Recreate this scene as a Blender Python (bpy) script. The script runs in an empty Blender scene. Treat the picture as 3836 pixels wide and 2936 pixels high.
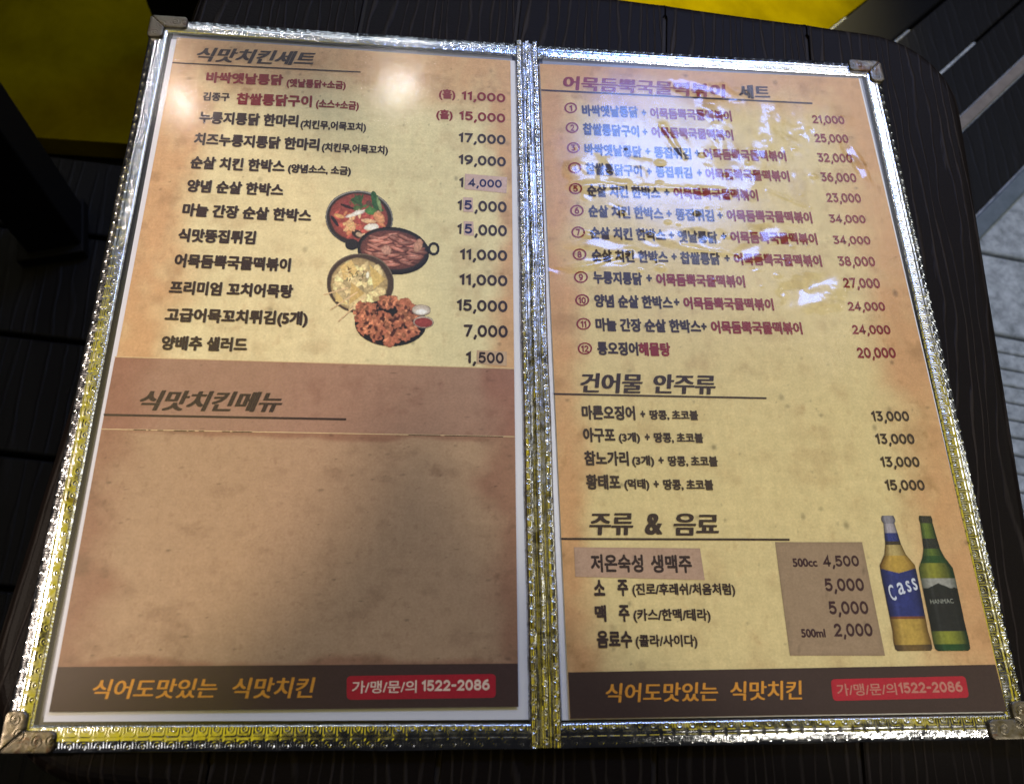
import bpy, math
import numpy as np
from mathutils import Matrix, Vector
scene = bpy.context.scene
COL = scene.collection
# ------------------------------------------------------------------ camera
IW, IH, FPX = 3836.0, 2936.0, 3096.14
RT = np.array([[0.99577567, -0.02466927, -0.08844339], [-0.01077867, 0.92516588, -0.37940995], [0.09118458, 0.3787605, 0.92099178]])
CAM = np.array([-0.04497796, -0.17397211, 0.3485298])
cd = bpy.data.cameras.new('camera'); cam = bpy.data.objects.new('camera', cd); COL.objects.link(cam)
cd.sensor_width = 36; cd.lens = FPX / IW * 36; cd.clip_start = .01; cd.clip_end = 200
m4 = Matrix([list(RT[0]) + [CAM[0]], list(RT[1]) + [CAM[1]], list(RT[2]) + [CAM[2]], [0, 0, 0, 1]])
cam.matrix_world = m4; scene.camera = cam
cd.dof.use_dof = True; cd.dof.focus_distance = .42; cd.dof.aperture_fstop = 14
def at(x, y, z=0.0):
    """point of the plane at height z that the photograph shows at pixel x, y"""
    d = RT @ np.array([(x - IW / 2) / FPX, -(y - IH / 2) / FPX, -1.0]); t = (z - CAM[2]) / d[2]
    return CAM + t * d
# ------------------------------------------------------------------ world, exposure
w = bpy.data.worlds.new('World'); scene.world = w; w.use_nodes = True
w.node_tree.nodes['Background'].inputs[0].default_value = (.05, .05, .06, 1)
w.node_tree.nodes['Background'].inputs[1].default_value = .25
scene.view_settings.view_transform = 'Standard'; scene.view_settings.look = 'None'
scene.view_settings.exposure = 0; scene.view_settings.gamma = 1
scene.cycles.max_bounces = 8; scene.cycles.transparent_max_bounces = 12
scene.cycles.use_denoising = True
try: scene.cycles.sample_clamp_indirect = 6
except Exception: pass
# ------------------------------------------------------------------ lamps (night terrace: bulbs, a cold LED sign, a yellow lit canopy)
def mirror(x, y, dist):
    P = at(x, y); d = P - CAM; r = np.array([d[0], d[1], -d[2]]); r /= np.linalg.norm(r)
    return P + r * dist
def aim(o, target):
    o.rotation_euler = (Vector(target) - o.location).to_track_quat('-Z', 'Y').to_euler()
def area(name, loc, target, sx, sy, col, radiance):
    l = bpy.data.lights.new(name, 'AREA'); l.shape = 'RECTANGLE'; l.size = sx; l.size_y = sy
    l.energy = radiance * math.pi * sx * sy; l.color = col
    o = bpy.data.objects.new(name, l); COL.objects.link(o); o.location = loc; aim(o, target); return o
def bulb(name, loc, r, col, radiance):
    l = bpy.data.lights.new(name, 'POINT'); l.shadow_soft_size = r; l.color = col
    l.energy = radiance * 4 * math.pi ** 2 * r * r
    o = bpy.data.objects.new(name, l); COL.objects.link(o); o.location = loc; return o
BULB_A = mirror(1500, 325, 2.0); BULB_B = mirror(690, 385, 1.9); BULB_C = mirror(652, 160, 2.6)
LED = mirror(2470, 610, 1.9); CREAM = mirror(2960, 560, 1.9)
area('bulb_light', BULB_A, at(1500, 325), .10, .040, (1, .93, .84), 140).data.shape = 'ELLIPSE'
area('bulb_light', BULB_B, at(690, 385), .05, .05, (1, .88, .82), 180).data.shape = 'ELLIPSE'
bulb('bulb_light', BULB_C, .008, (1, .93, .86), 500)
area('led_sign_light', LED, (0, 0, 0), .42, .24, (.20, .36, 1), 52)
area('cream_lamp_light', CREAM, (0, 0, 0), .85, .85, (1, .95, .84), 2.5)
YEL = (1, .78, .015)
area('canopy_light', (-1.10, .15, 1.8), (-1.10, .15, 0), 1.25, 1.6, YEL, .95)
area('canopy_light', (.95, .52, 1.8), (.95, .52, 0), 1.3, .42, YEL, .80)
area('canopy_light', (2.5, .10, 1.8), (2.5, .10, 0), 1.6, 1.6, YEL, .95)
area('ceiling_light', (.3, 1.75, 1.9), (.3, 1.75, 0), 3.6, 1.2, (.66, .80, 1), .42)
area('shop_window_light', (-.5, 2.9, 1.6), (0, 0, 0), 1.5, .8, (.80, .90, 1), 2.6)
area('neutral_fill_light', (-1.9, -1.5, 2.0), (0, 0, 0), .6, .6, (1, .95, .93), 6.0)  # unseen neutral fill lamps, added left and right to brighten the pages
area('neutral_fill_light', (2.3, .6, 1.5), (0, 0, 0), .5, .5, (.88, .92, 1), 7.5)
def spot(name, loc, tgt, deg, blend, col, energy, r=.02):
    l = bpy.data.lights.new(name, 'SPOT'); l.energy = energy; l.color = col; l.spot_size = math.radians(deg); l.spot_blend = blend; l.shadow_soft_size = r
    o = bpy.data.objects.new(name, l); COL.objects.link(o); o.location = loc; aim(o, tgt); return o
# two added warm spots imitate a cast shadow: the edges of their cones leave a dimmer band across the lower half of the left page
spot('added_spot_light', (-1.6, .1, 1.7), (-.328, -.004, 0), 10.7, .08, (1, .82, .70), 185)
spot('added_spot_light', (1.0, -1.1, 1.9), (.135, .03, 0), 10.3, .25, (1, .94, .82), 122)
spot('ground_light', (.45, 1.6, .55), (.24, .84, -.5), 34, .9, (1, .86, .4), 460, .05)
spot('paving_light', (1.3, .0, .9), (.80, .28, -.5), 50, .8, (.56, .78, 1), 16, .08)
# ------------------------------------------------------------------ helpers
rng = np.random.default_rng(7)
def lin(c):
    c = np.asarray(c, float) / 255.0
    return np.where(c <= .04045, c / 12.92, ((c + .055) / 1.055) ** 2.4)
def ink(r, g, b, k=1.15):
    """reflectance of a print colour seen in the photograph (white paper shows at about 165 there)"""
    return tuple(np.clip(lin((r, g, b)) * k, 0, .86))
def vnoise(x, y, seed):
    r = np.random.default_rng(seed); N = 64; T = r.random((N, N))
    xi = np.floor(x).astype(int); yi = np.floor(y).astype(int); fx = x - xi; fy = y - yi
    fx = fx * fx * (3 - 2 * fx); fy = fy * fy * (3 - 2 * fy)
    a = T[xi % N, yi % N]; b = T[(xi + 1) % N, yi % N]; c = T[xi % N, (yi + 1) % N]; d = T[(xi + 1) % N, (yi + 1) % N]
    return (a * (1 - fx) + b * fx) * (1 - fy) + (c * (1 - fx) + d * fx) * fy
def fbm(x, y, seed, octv=4, gain=.5):
    s = 0; a = 1; n = 0
    for k in range(octv):
        s = s + a * vnoise(x * 2 ** k + 13.7 * k, y * 2 ** k + 7.1 * k, seed + k); n += a; a *= gain
    return s / n
def sstep(a, b, x):
    t = np.clip((x - a) / (b - a), 0, 1); return t * t * (3 - 2 * t)
def set_col(me, cols):
    at_ = me.color_attributes.new('Col', 'FLOAT_COLOR', 'POINT')
    a = np.ones((len(me.vertices), 4), np.float32); a[:, :3] = cols
    at_.data.foreach_set('color', a.ravel())
def link(name, me, mat=None, parent=None):
    o = bpy.data.objects.new(name, me); COL.objects.link(o)
    if mat: me.materials.append(mat)
    if parent: o.parent = parent
    return o
def mesh_np(name, V, F, smooth=False):
    me = bpy.data.meshes.new(name); V = np.asarray(V, np.float32); F = np.asarray(F, np.int32)
    k = F.shape[1]
    me.vertices.add(len(V)); me.vertices.foreach_set('co', V.ravel())
    me.loops.add(F.size); me.loops.foreach_set('vertex_index', F.ravel())
    me.polygons.add(len(F)); me.polygons.foreach_set('loop_start', np.arange(0, F.size, k, dtype=np.int32))
    me.polygons.foreach_set('loop_total', np.full(len(F), k, np.int32))
    me.polygons.foreach_set('use_smooth', np.full(len(F), smooth))
    me.update(calc_edges=True); me.validate(); return me
def grid_faces(nu, nv):
    i = np.arange(nu * nv).reshape(nv, nu)
    return np.stack([i[:-1, :-1], i[:-1, 1:], i[1:, 1:], i[1:, :-1]], -1).reshape(-1, 4)
def thing(name, label, cat, group=None, loc=(0, 0, 0)):
    o = bpy.data.objects.new(name, None); COL.objects.link(o); o.empty_display_size = .05; o.location = loc
    o['label'] = label; o['category'] = cat
    if group: o['group'] = group
    return o
def prism(name, pts, z0, z1, mat, parent=None, bevel=0.0):
    n = len(pts); V = [(p[0], p[1], z0) for p in pts] + [(p[0], p[1], z1) for p in pts]
    F = [tuple(range(n - 1, -1, -1)), tuple(range(n, 2 * n))] + [(i, (i + 1) % n, n + (i + 1) % n, n + i) for i in range(n)]
    me = bpy.data.meshes.new(name); me.from_pydata(V, [], F); me.update()
    o = link(name, me, mat, parent)
    if bevel:
        b = o.modifiers.new('bevel', 'BEVEL'); b.width = bevel; b.segments = 3; b.limit_method = 'ANGLE'; b.angle_limit = math.radians(50)
        for p in me.polygons: p.use_smooth = False
    return o
# ------------------------------------------------------------------ materials
def mat(name):
    m = bpy.data.materials.new(name); m.use_nodes = True; nt = m.node_tree
    return m, nt, nt.nodes['Principled BSDF']
def nd(nt, t, **kw):
    n = nt.nodes.new(t)
    for k, v in kw.items(): setattr(n, k, v)
    return n
def ramp(nt, stops):
    r = nd(nt, 'ShaderNodeValToRGB'); e = r.color_ramp.elements
    while len(e) < len(stops): e.new(.5)
    for k, (p, c) in enumerate(stops): e[k].position = p; e[k].color = tuple(c) + (1,) if len(c) == 3 else c
    return r
def noise(nt, scale, detail=4, rough=.55, dist=0, vec=None):
    n = nd(nt, 'ShaderNodeTexNoise'); n.inputs['Scale'].default_value = scale; n.inputs['Detail'].default_value = detail
    n.inputs['Roughness'].default_value = rough; n.inputs['Distortion'].default_value = dist
    if vec is not None: nt.links.new(vec, n.inputs['Vector'])
    return n
def bump(nt, h, strength, dist, bs):
    b = nd(nt, 'ShaderNodeBump'); b.inputs['Strength'].default_value = strength; b.inputs['Distance'].default_value = dist
    nt.links.new(h, b.inputs['Height']); nt.links.new(b.outputs[0], bs.inputs['Normal']); return b
# print ink on paper: colour attribute with fine paper grain
M_INK, nt, bs = mat('printed_paper')
ca = nd(nt, 'ShaderNodeVertexColor', layer_name='Col'); tc = nd(nt, 'ShaderNodeTexCoord')
n1 = noise(nt, 900, 3, .7, 0, tc.outputs['Object']); n2 = noise(nt, 190, 4, .65, 0, tc.outputs['Object'])
mx = nd(nt, 'ShaderNodeMix', data_type='RGBA', blend_type='MULTIPLY'); mx.inputs[0].default_value = 1
r1 = ramp(nt, [(.25, (.86, .85, .83)), (.75, (1.1, 1.1, 1.1))]); nt.links.new(n1.outputs[0], r1.inputs[0])
nt.links.new(ca.outputs['Color'], mx.inputs[6]); nt.links.new(r1.outputs[0], mx.inputs[7])
mx2 = nd(nt, 'ShaderNodeMix', data_type='RGBA', blend_type='MULTIPLY'); mx2.inputs[0].default_value = 1
r2 = ramp(nt, [(.3, (.93, .92, .90)), (.7, (1.05, 1.05, 1.05))]); nt.links.new(n2.outputs[0], r2.inputs[0])
nt.links.new(mx.outputs[2], mx2.inputs[6]); nt.links.new(r2.outputs[0], mx2.inputs[7])
nt.links.new(mx2.outputs[2], bs.inputs['Base Color']); bs.inputs['Roughness'].default_value = .75; bs.inputs['Specular IOR Level'].default_value = .15
# clear sleeve film
M_FILM = bpy.data.materials.new('clear_film'); M_FILM.use_nodes = True; nt = M_FILM.node_tree; nt.nodes.clear()
out = nd(nt, 'ShaderNodeOutputMaterial'); tr = nd(nt, 'ShaderNodeBsdfTransparent'); tr.inputs[0].default_value = (.97, .97, .96, 1)
g1 = nd(nt, 'ShaderNodeBsdfGlossy'); g1.inputs['Roughness'].default_value = .085
g2 = nd(nt, 'ShaderNodeBsdfGlossy'); g2.inputs['Roughness'].default_value = .38
tc = nd(nt, 'ShaderNodeTexCoord')
ns = noise(nt, 240, 5, .75, .4, tc.outputs['Object']); nb = noise(nt, 1500, 2, .5, 0, tc.outputs['Object'])
bm_ = nd(nt, 'ShaderNodeBump'); bm_.inputs['Strength'].default_value = 1; bm_.inputs['Distance'].default_value = .000003
nt.links.new(nb.outputs[0], bm_.inputs['Height'])
nt.links.new(bm_.outputs[0], g1.inputs['Normal'])
rs = ramp(nt, [(.35, (.10, .10, .10)), (.72, (.17, .17, .17))]); nt.links.new(ns.outputs[0], rs.inputs[0]); nt.links.new(rs.outputs[0], g1.inputs['Roughness'])
ms = nd(nt, 'ShaderNodeMixShader'); ms.inputs[0].default_value = .52; nt.links.new(g1.outputs[0], ms.inputs[1]); nt.links.new(g2.outputs[0], ms.inputs[2])
# thin sheet: the same reflectance from both sides, .045 + .955 (1 - |cos|)^5
ge = nd(nt, 'ShaderNodeNewGeometry'); dt_ = nd(nt, 'ShaderNodeVectorMath', operation='DOT_PRODUCT'); nt.links.new(ge.outputs['Normal'], dt_.inputs[0]); nt.links.new(ge.outputs['Incoming'], dt_.inputs[1])
ab = nd(nt, 'ShaderNodeMath', operation='ABSOLUTE'); nt.links.new(dt_.outputs['Value'], ab.inputs[0])
om = nd(nt, 'ShaderNodeMath', operation='SUBTRACT', use_clamp=True); om.inputs[0].default_value = 1; nt.links.new(ab.outputs[0], om.inputs[1])
p5 = nd(nt, 'ShaderNodeMath', operation='POWER'); p5.inputs[1].default_value = 5; nt.links.new(om.outputs[0], p5.inputs[0])
fr = nd(nt, 'ShaderNodeMath', operation='MULTIPLY_ADD'); fr.inputs[1].default_value = .955; fr.inputs[2].default_value = .045; nt.links.new(p5.outputs[0], fr.inputs[0])
mm = nd(nt, 'ShaderNodeMixShader'); nt.links.new(fr.outputs[0], mm.inputs[0]); nt.links.new(tr.outputs[0], mm.inputs[1]); nt.links.new(ms.outputs[0], mm.inputs[2])
nt.links.new(mm.outputs[0], out.inputs[0])
# embossed silver foil with worn patches
def foil(name, base, worn, wearlo, rough):
    m, nt, bs = mat(name); tc = nd(nt, 'ShaderNodeTexCoord')
    n = noise(nt, 70, 6, .7, 1.0, tc.outputs['Object']); r = ramp(nt, [(wearlo, (0, 0, 0)), (wearlo + .06, (1, 1, 1))]); nt.links.new(n.outputs[0], r.inputs[0])
    mx = nd(nt, 'ShaderNodeMix', data_type='RGBA'); nt.links.new(r.outputs[0], mx.inputs[0]); mx.inputs[6].default_value = base + (1,); mx.inputs[7].default_value = worn + (1,)
    nt.links.new(mx.outputs[2], bs.inputs['Base Color']); bs.inputs['Metallic'].default_value = 1
    n3 = noise(nt, 300, 3, .6, 0, tc.outputs['Object']); r3 = ramp(nt, [(.3, (rough,) * 3), (.8, (rough * 2.6,) * 3)]); nt.links.new(n3.outputs[0], r3.inputs[0]); nt.links.new(r3.outputs[0], bs.inputs['Roughness'])
    return m
M_FOIL = foil('embossed_silver_foil', (.50, .51, .52), (.26, .24, .20), .62, .12)
M_SPINE = foil('crumpled_silver_foil', (.48, .48, .48), (.26, .25, .23), .52, .15)
M_CAP = foil('tarnished_metal', (.12, .105, .08), (.09, .055, .035), .54, .26)
def flat(name, col, rough=.5, spec=.5, metal=0):
    m, nt, bs = mat(name); bs.inputs['Base Color'].default_value = tuple(col) + (1,); bs.inputs['Roughness'].default_value = rough
    bs.inputs['Specular IOR Level'].default_value = spec; bs.inputs['Metallic'].default_value = metal
    tc = nd(nt, 'ShaderNodeTexCoord'); n = noise(nt, 120, 5, .6, 0, tc.outputs['Object']); bump(nt, n.outputs[0], .15, .001, bs); return m
M_BACK = flat('black_vinyl', (.02, .02, .022), .35)
M_GREY = flat('grey_sleeve_plastic', (.20, .20, .22), .4)
M_WHITE = flat('white_paper', (.68, .68, .70), .7, .2)
M_CREASE = flat('cut_line', (.02, .015, .01), .8)
# dark wood-grain plastic
def plastic_wood(name, base, line, freq, rough=.42, depth=.0006, spec=.5):
    m, nt, bs = mat(name); tc = nd(nt, 'ShaderNodeTexCoord'); mp = nd(nt, 'ShaderNodeMapping'); nt.links.new(tc.outputs['Object'], mp.inputs[0])
    mp.inputs['Scale'].default_value = (1, .16, 1)
    n = noise(nt, 22, 3, .55, 0, mp.outputs[0])
    sp = nd(nt, 'ShaderNodeSeparateXYZ'); nt.links.new(tc.outputs['Object'], sp.inputs[0])
    a = nd(nt, 'ShaderNodeMath', operation='MULTIPLY'); a.inputs[1].default_value = .045; nt.links.new(n.outputs[0], a.inputs[0])
    nf = noise(nt, 420, 2, .5, 0, mp.outputs[0]); af = nd(nt, 'ShaderNodeMath', operation='MULTIPLY'); af.inputs[1].default_value = .0016; nt.links.new(nf.outputs[0], af.inputs[0])
    b = nd(nt, 'ShaderNodeMath', operation='ADD'); nt.links.new(sp.outputs[0], b.inputs[0]); nt.links.new(a.outputs[0], b.inputs[1])
    b2 = nd(nt, 'ShaderNodeMath', operation='ADD'); nt.links.new(b.outputs[0], b2.inputs[0]); nt.links.new(af.outputs[0], b2.inputs[1])
    c = nd(nt, 'ShaderNodeMath', operation='MULTIPLY'); c.inputs[1].default_value = freq; nt.links.new(b2.outputs[0], c.inputs[0])
    s = nd(nt, 'ShaderNodeMath', operation='SINE'); nt.links.new(c.outputs[0], s.inputs[0])
    br = noise(nt, 60, 4, .6, 0, mp.outputs[0])
    s1 = nd(nt, 'ShaderNodeMath', operation='MULTIPLY'); nt.links.new(s.outputs[0], s1.inputs[0]); nt.links.new(br.outputs[0], s1.inputs[1])
    r = ramp(nt, [(.28, (0, 0, 0)), (.58, (1, 1, 1))]); nt.links.new(s1.outputs[0], r.inputs[0])
    mx = nd(nt, 'ShaderNodeMix', data_type='RGBA'); nt.links.new(r.outputs[0], mx.inputs[0]); mx.inputs[6].default_value = base + (1,); mx.inputs[7].default_value = line + (1,)
    nt.links.new(mx.outputs[2], bs.inputs['Base Color']); bs.inputs['Roughness'].default_value = rough; bs.inputs['Specular IOR Level'].default_value = spec
    fn = noise(nt, 700, 3, .6, 0, tc.outputs['Object']); ad = nd(nt, 'ShaderNodeMath', operation='MULTIPLY_ADD'); ad.inputs[1].default_value = .35
    nt.links.new(fn.outputs[0], ad.inputs[0]); nt.links.new(r.outputs[0], ad.inputs[2])
    bump(nt, ad.outputs[0], .9, depth, bs); return m
M_TABLE = plastic_wood('dark_embossed_plastic', (.0046, .0030, .0024), (.020, .0155, .013), 1150, .5, .0004, .06)
M_TSUB = flat('dark_brown_plastic', (.020, .015, .010), .6, .15)
def speck(name, c1, c2, sc, rough=.8, bumpd=.003):
    m, nt, bs = mat(name); bs.inputs['Specular IOR Level'].default_value = .1; tc = nd(nt, 'ShaderNodeTexCoord'); n = noise(nt, sc, 7, .68, .3, tc.outputs['Object'])
    r = ramp(nt, [(.32, c1), (.68, c2)]); nt.links.new(n.outputs[0], r.inputs[0]); nt.links.new(r.outputs[0], bs.inputs['Base Color'])
    bs.inputs['Roughness'].default_value = rough; bump(nt, n.outputs[0], .5, bumpd, bs); return m
M_YEL = speck('yellow_painted_floor', (.060, .046, .0002), (.11, .085, .0004), 9, 1.0, .001); M_YEL.node_tree.nodes['Principled BSDF'].inputs['Specular IOR Level'].default_value = 0
M_DECK = plastic_wood('dark_deck_board', (.0030, .0026, .0028), (.0042, .0037, .0040), 420, .6, .0008, .12)
M_DECKB = plastic_wood('brown_deck_board', (.0042, .0035, .0034), (.007, .0058, .0054), 420, .6, .0008, .2)
M_PAVE = speck('grey_paving', (.20, .21, .21), (.50, .51, .51), 75, .85, .003)
M_STEEL = speck('grey_edging', (.10, .12, .13), (.16, .18, .20), 40, .4, .0005)
M_BLACK = flat('black_painted_metal', (.0022, .0020, .0024), .7, .12)
M_STRIP = speck('pale_batten', (.16, .13, .11), (.24, .20, .17), 60, .7, .001)
# ------------------------------------------------------------------ the setting: floor, deck, paving
ZF = -.5
gp = bpy.data.meshes.new('ground'); gp.from_pydata([(-6, -6, ZF - .04), (6, -6, ZF - .04), (6, 8, ZF - .04), (-6, 8, ZF - .04)], [], [(0, 1, 2, 3)])
g = link('ground', gp, M_DECK); g['kind'] = 'structure'
yf = prism('yellow_floor', [(-3, .545), (-.30, .4845), (.26, .4665), (.262, .532), (2.2, 2.31), (2.2, 4), (-3, 4)], ZF - .03, ZF, M_YEL); yf['kind'] = 'structure'
# left deck boards run across, tilted like the seams in view
def rot2(p, a, o=(0, 0)):
    c, s = math.cos(a), math.sin(a); return (o[0] + p[0] * c - p[1] * s, o[1] + p[0] * s + p[1] * c)
deck = bpy.data.objects.new('deck', None); COL.objects.link(deck); deck['kind'] = 'structure'
A = -.10
for k in range(-4, 3):
    y0 = .10 + k * .1325 + .0025; y1 = y0 + .1275
    if k == 2: y1 = y0 + .10
    pts = [rot2(p, A, (-.44, -.01)) for p in [(-1.6, y0), (.72, y0), (.72, y1), (-1.6, y1)]]
    o = prism('deck_board', pts, ZF - .03, ZF - .004, M_DECK, deck, .003)
# right hand deck boards run away at 45 degrees
bd = bpy.data.objects.new('boardwalk', None); COL.objects.link(bd); bd['kind'] = 'structure'
u = np.array([.728, .686]); nrm = np.array([.686, -.728])
def strip45(a0, a1, o0=-.6, o1=2.2, base=(.511, .756)):
    b = np.array(base); return [tuple(b + u * s + nrm * q) for s, q in ((o0, a0), (o0, a1), (o1, a1), (o1, a0))]
prism('black_kerb', strip45(.0, .072), ZF - .03, ZF + .004, M_BLACK, bd, .004)
for a0, a1, mt in ((.075, .150, M_DECKB), (.153, .214, M_DECKB), (.232, .322, M_DECKB)):
    prism('deck_board', strip45(a0, a1), ZF - .03, ZF, mt, bd, .003)
prism('pale_batten', strip45(.2155, .2305), ZF - .03, ZF + .003, M_STRIP, bd, .002)
prism('metal_edging', strip45(.324, .346), ZF - .03, ZF + .006, M_STEEL, bd, .003)
pv = bpy.data.objects.new('pavement', None); COL.objects.link(pv); pv['kind'] = 'structure'
for k, (x0, x1, y0, y1) in enumerate([(.42, .86, .386, .75), (.862, 1.3, .386, .75), (.42, .86, .268, .381), (.862, 1.3, .268, .381)]):
    pts = [rot2((x - .65, y - .389), -.17, (.65, .389)) for x, y in ((x0, y0), (x1, y0), (x1, y1), (x0, y1))]
    prism('paving_slab', pts, ZF - .03, ZF - (.002 if k < 2 else .001), M_PAVE, pv, .004)
for k in range(14):
    y1 = .265 - k * .022
    pts = [rot2((x - .65, y - .389), -.17, (.65, .389)) for x, y in ((.40, y1 - .0208), (1.3, y1 - .0208), (1.3, y1), (.40, y1))]
    prism('ribbed_tile', pts, ZF - .03, ZF - .002, M_PAVE, pv, .003)
# black legs behind and left of the table
lg = at(352, 783, ZF)[:2]
l1 = thing('bench_leg', 'black square bench leg on the dark deck, left of the menu', 'bench leg', loc=(lg[0], lg[1], ZF))
o = prism('leg', [(-.055, -.07), (0, -.055), (-.01, .0), (-.065, -.01)], 0, .75, M_BLACK, l1, .003)
o = prism('foot', [(-.065, -.08), (.004, -.064), (-.008, .006), (-.075, -.006)], -.004, .012, M_BLACK, l1, .002)
lg = at(660, 152, ZF)[:2]
l2 = thing('chair_leg', 'black upright chair leg standing behind the top left corner of the table', 'chair leg', loc=(lg[0], lg[1], ZF))
prism('leg', [(0, -.045), (.09, -.05), (.092, .0), (.0, .0)], 0, .48, M_BLACK, l2, .003)
prism('foot', [(.002, -.05), (.096, -.055), (.098, .004), (.002, .003)], -.001, .01, M_BLACK, l2, .002)
# ------------------------------------------------------------------ the table
TA = -.0930
def tw(x, y): return rot2((x, y), TA, (.0, .0))
ZT = -.0055
# outline in the table's own axes (origin as the world's)
def inv(p): c, s = math.cos(-TA), math.sin(-TA); return (p[0] * c - p[1] * s, p[0] * s + p[1] * c)
XL = np.mean([inv(at(*q, ZT))[0] for q in ((690, 90), (182, 1714), (36, 2171))])
XR = np.mean([inv(at(*q, ZT))[0] for q in ((3625, 458), (3683, 817), (3817, 1650))])
YT = np.mean([inv(at(*q, ZT))[1] for q in ((2429, 0), (2782, 48), (3135, 93))]) + .001
YB = np.mean([inv(at(*q, ZT))[1] for q in ((120, 2828), (680, 2875))]) - .010
RC = .052
def ytop(x): 
    d = max(XL + RC - x, x - (XR - RC), 0); return YT - RC + math.sqrt(max(RC * RC - d * d, 0))
def ybot(x):
    d = max(XL + RC - x, x - (XR - RC), 0); return YB + RC - math.sqrt(max(RC * RC - d * d, 0))
grooves = [inv(at(*q, ZT))[0] for q in ((1357, 60), (1937, 90), (2491, 130), (3027, 180))]
table = thing('side_table', 'small dark wood grain plastic table with rounded corners under the menu', 'table')
xs = [XL] + grooves + [XR]
for k in range(5):
    a, b = xs[k], xs[k + 1]; G = .0010; e = .00008; inset = .0115
    la = 0 if k == 0 else 1; lb = 0 if k == 4 else 1
    P = []
    N = 16
    t = [a + (b - a) * (1 - math.cos(math.pi * i / N)) / 2 for i in range(N + 1)]
    t[0] += e * la; t[-1] -= e * lb
    top = [(x, ytop(x)) for x in t]; bot = [(x, ybot(x)) for x in reversed(t)]
    P += top
    if lb: P += [(b - e, ytop(b) - inset), (b - G, ytop(b) - inset - .0015), (b - G, ybot(b) + inset + .0015), (b - e, ybot(b) + inset)]
    P += bot
    if la: P += [(a + e, ybot(a) + inset), (a + G, ybot(a) + inset + .0015), (a + G, ytop(a) - inset - .0015), (a + e, ytop(a) - inset)]
    # drop doubled points, counter-clockwise
    Q = []
    for p_ in P:
        if not Q or abs(p_[0] - Q[-1][0]) + abs(p_[1] - Q[-1][1]) > 1e-6: Q.append(p_)
    Q = Q[::-1]
    xm = (a + b) / 2
    o = prism('plank', [(p_[0] - xm, p_[1]) for p_ in Q], -.022, 0, M_TABLE, table)
    o.location = (*tw(xm, 0), ZT); o.rotation_euler.z = TA
    b_ = o.modifiers.new('bevel', 'BEVEL'); b_.width = .008; b_.segments = 6; b_.limit_method = 'WEIGHT'
    me = o.data; n = len(Q); bw = me.attributes.new('bevel_weight_edge', 'FLOAT', 'EDGE')
    for ei, ed in enumerate(me.edges):
        v0, v1 = ed.vertices
        if v0 >= n and v1 >= n:
            q0 = Q[v0 - n]; q1 = Q[v1 - n]
            def outer(q): return abs(q[1] - ytop(q[0])) < 2e-4 or abs(q[1] - ybot(q[0])) < 2e-4 or abs(q[0] - XL) < 2e-4 or abs(q[0] - XR) < 2e-4
            if outer(q0) and outer(q1): bw.data[ei].value = 1.0
            else: bw.data[ei].value = .05
    for p_ in me.polygons: p_.use_smooth = False
ou = [(XL + .010, YB + .055), (XL + .055, YB + .010), (XR - .055, YB + .010), (XR - .010, YB + .055), (XR - .010, YT - .055), (XR - .055, YT - .0105), (XL + .055, YT - .0105), (XL + .010, YT - .055)]
o = prism('under_frame', ou, -.020, -.0018, M_TSUB, table); o.location = (0, 0, ZT); o.rotation_euler.z = TA
for sx, sy in ((XL + .04, YB + .04), (XR - .04, YB + .04), (XL + .04, YT - .04), (XR - .04, YT - .04)):
    q = [(sx - .016, sy - .016), (sx + .016, sy - .016), (sx + .016, sy + .016), (sx - .016, sy + .016)]
    o = prism('leg', q, ZF - ZT + .001, -.0205, M_BLACK, table, .003); o.location = (0, 0, ZT); o.rotation_euler.z = TA
# ------------------------------------------------------------------ the menu folder
menu = thing('menu_folder', 'open two page restaurant menu in clear sleeves with embossed silver foil edging', 'menu')
LQ = [at(570, 66)[:2], at(1945, 160)[:2], at(2010, 2806)[:2], at(0, 2820)[:2]]     # TL TR BR BL
RQ = [at(2005, 165)[:2], at(3292, 238)[:2], at(3871, 2765)[:2], at(2080, 2804)[:2]]
def bil(Q, u_, v_):
    u_ = np.asarray(u_)[..., None]; v_ = np.asarray(v_)[..., None]
    return (Q[0] * (1 - u_) + Q[1] * u_) * (1 - v_) + (Q[3] * (1 - u_) + Q[2] * u_) * v_
def sheet(name, Q, z, matl, parent, nu=2, nv=2, colf=None, zf=None):
    U, Vv = np.meshgrid(np.linspace(0, 1, nu), np.linspace(0, 1, nv)); X = bil(Q, U, Vv)
    Z = np.full(U.shape, z) if zf is None else z + zf(X[..., 0], X[..., 1])
    V = np.stack([X[..., 0], X[..., 1], Z], -1).reshape(-1, 3); F = grid_faces(nu, nv)[:, ::-1]
    me = mesh_np(name, V, F, smooth=zf is not None)
    if colf is not None:
        c = colf(U, Vv); set_col(me, np.broadcast_to(c, U.shape + (3,)).reshape(-1, 3))
    return link(name, me, matl, parent)
def pq(*pts): return [at(*p)[:2] for p in pts]
def solid(name, pts, z, col, parent):
    return sheet(name, pq(*pts), z, M_INK, parent, colf=lambda U, V_: np.array(col))
def inset(Q, a, b, c, d):
    """shrink quad: left, right, top, bottom in metres"""
    W_ = np.linalg.norm(Q[1] - Q[0]); H_ = np.linalg.norm(Q[3] - Q[0])
    return [bil(Q, x, y) for x, y in ((a / W_, c / H_), (1 - b / W_, c / H_), (1 - b / W_, 1 - d / H_), (a / W_, 1 - d / H_))]
for Q in (LQ, RQ):
    sheet('backing_board', [*Q], -.0022, M_BACK, menu)
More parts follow.
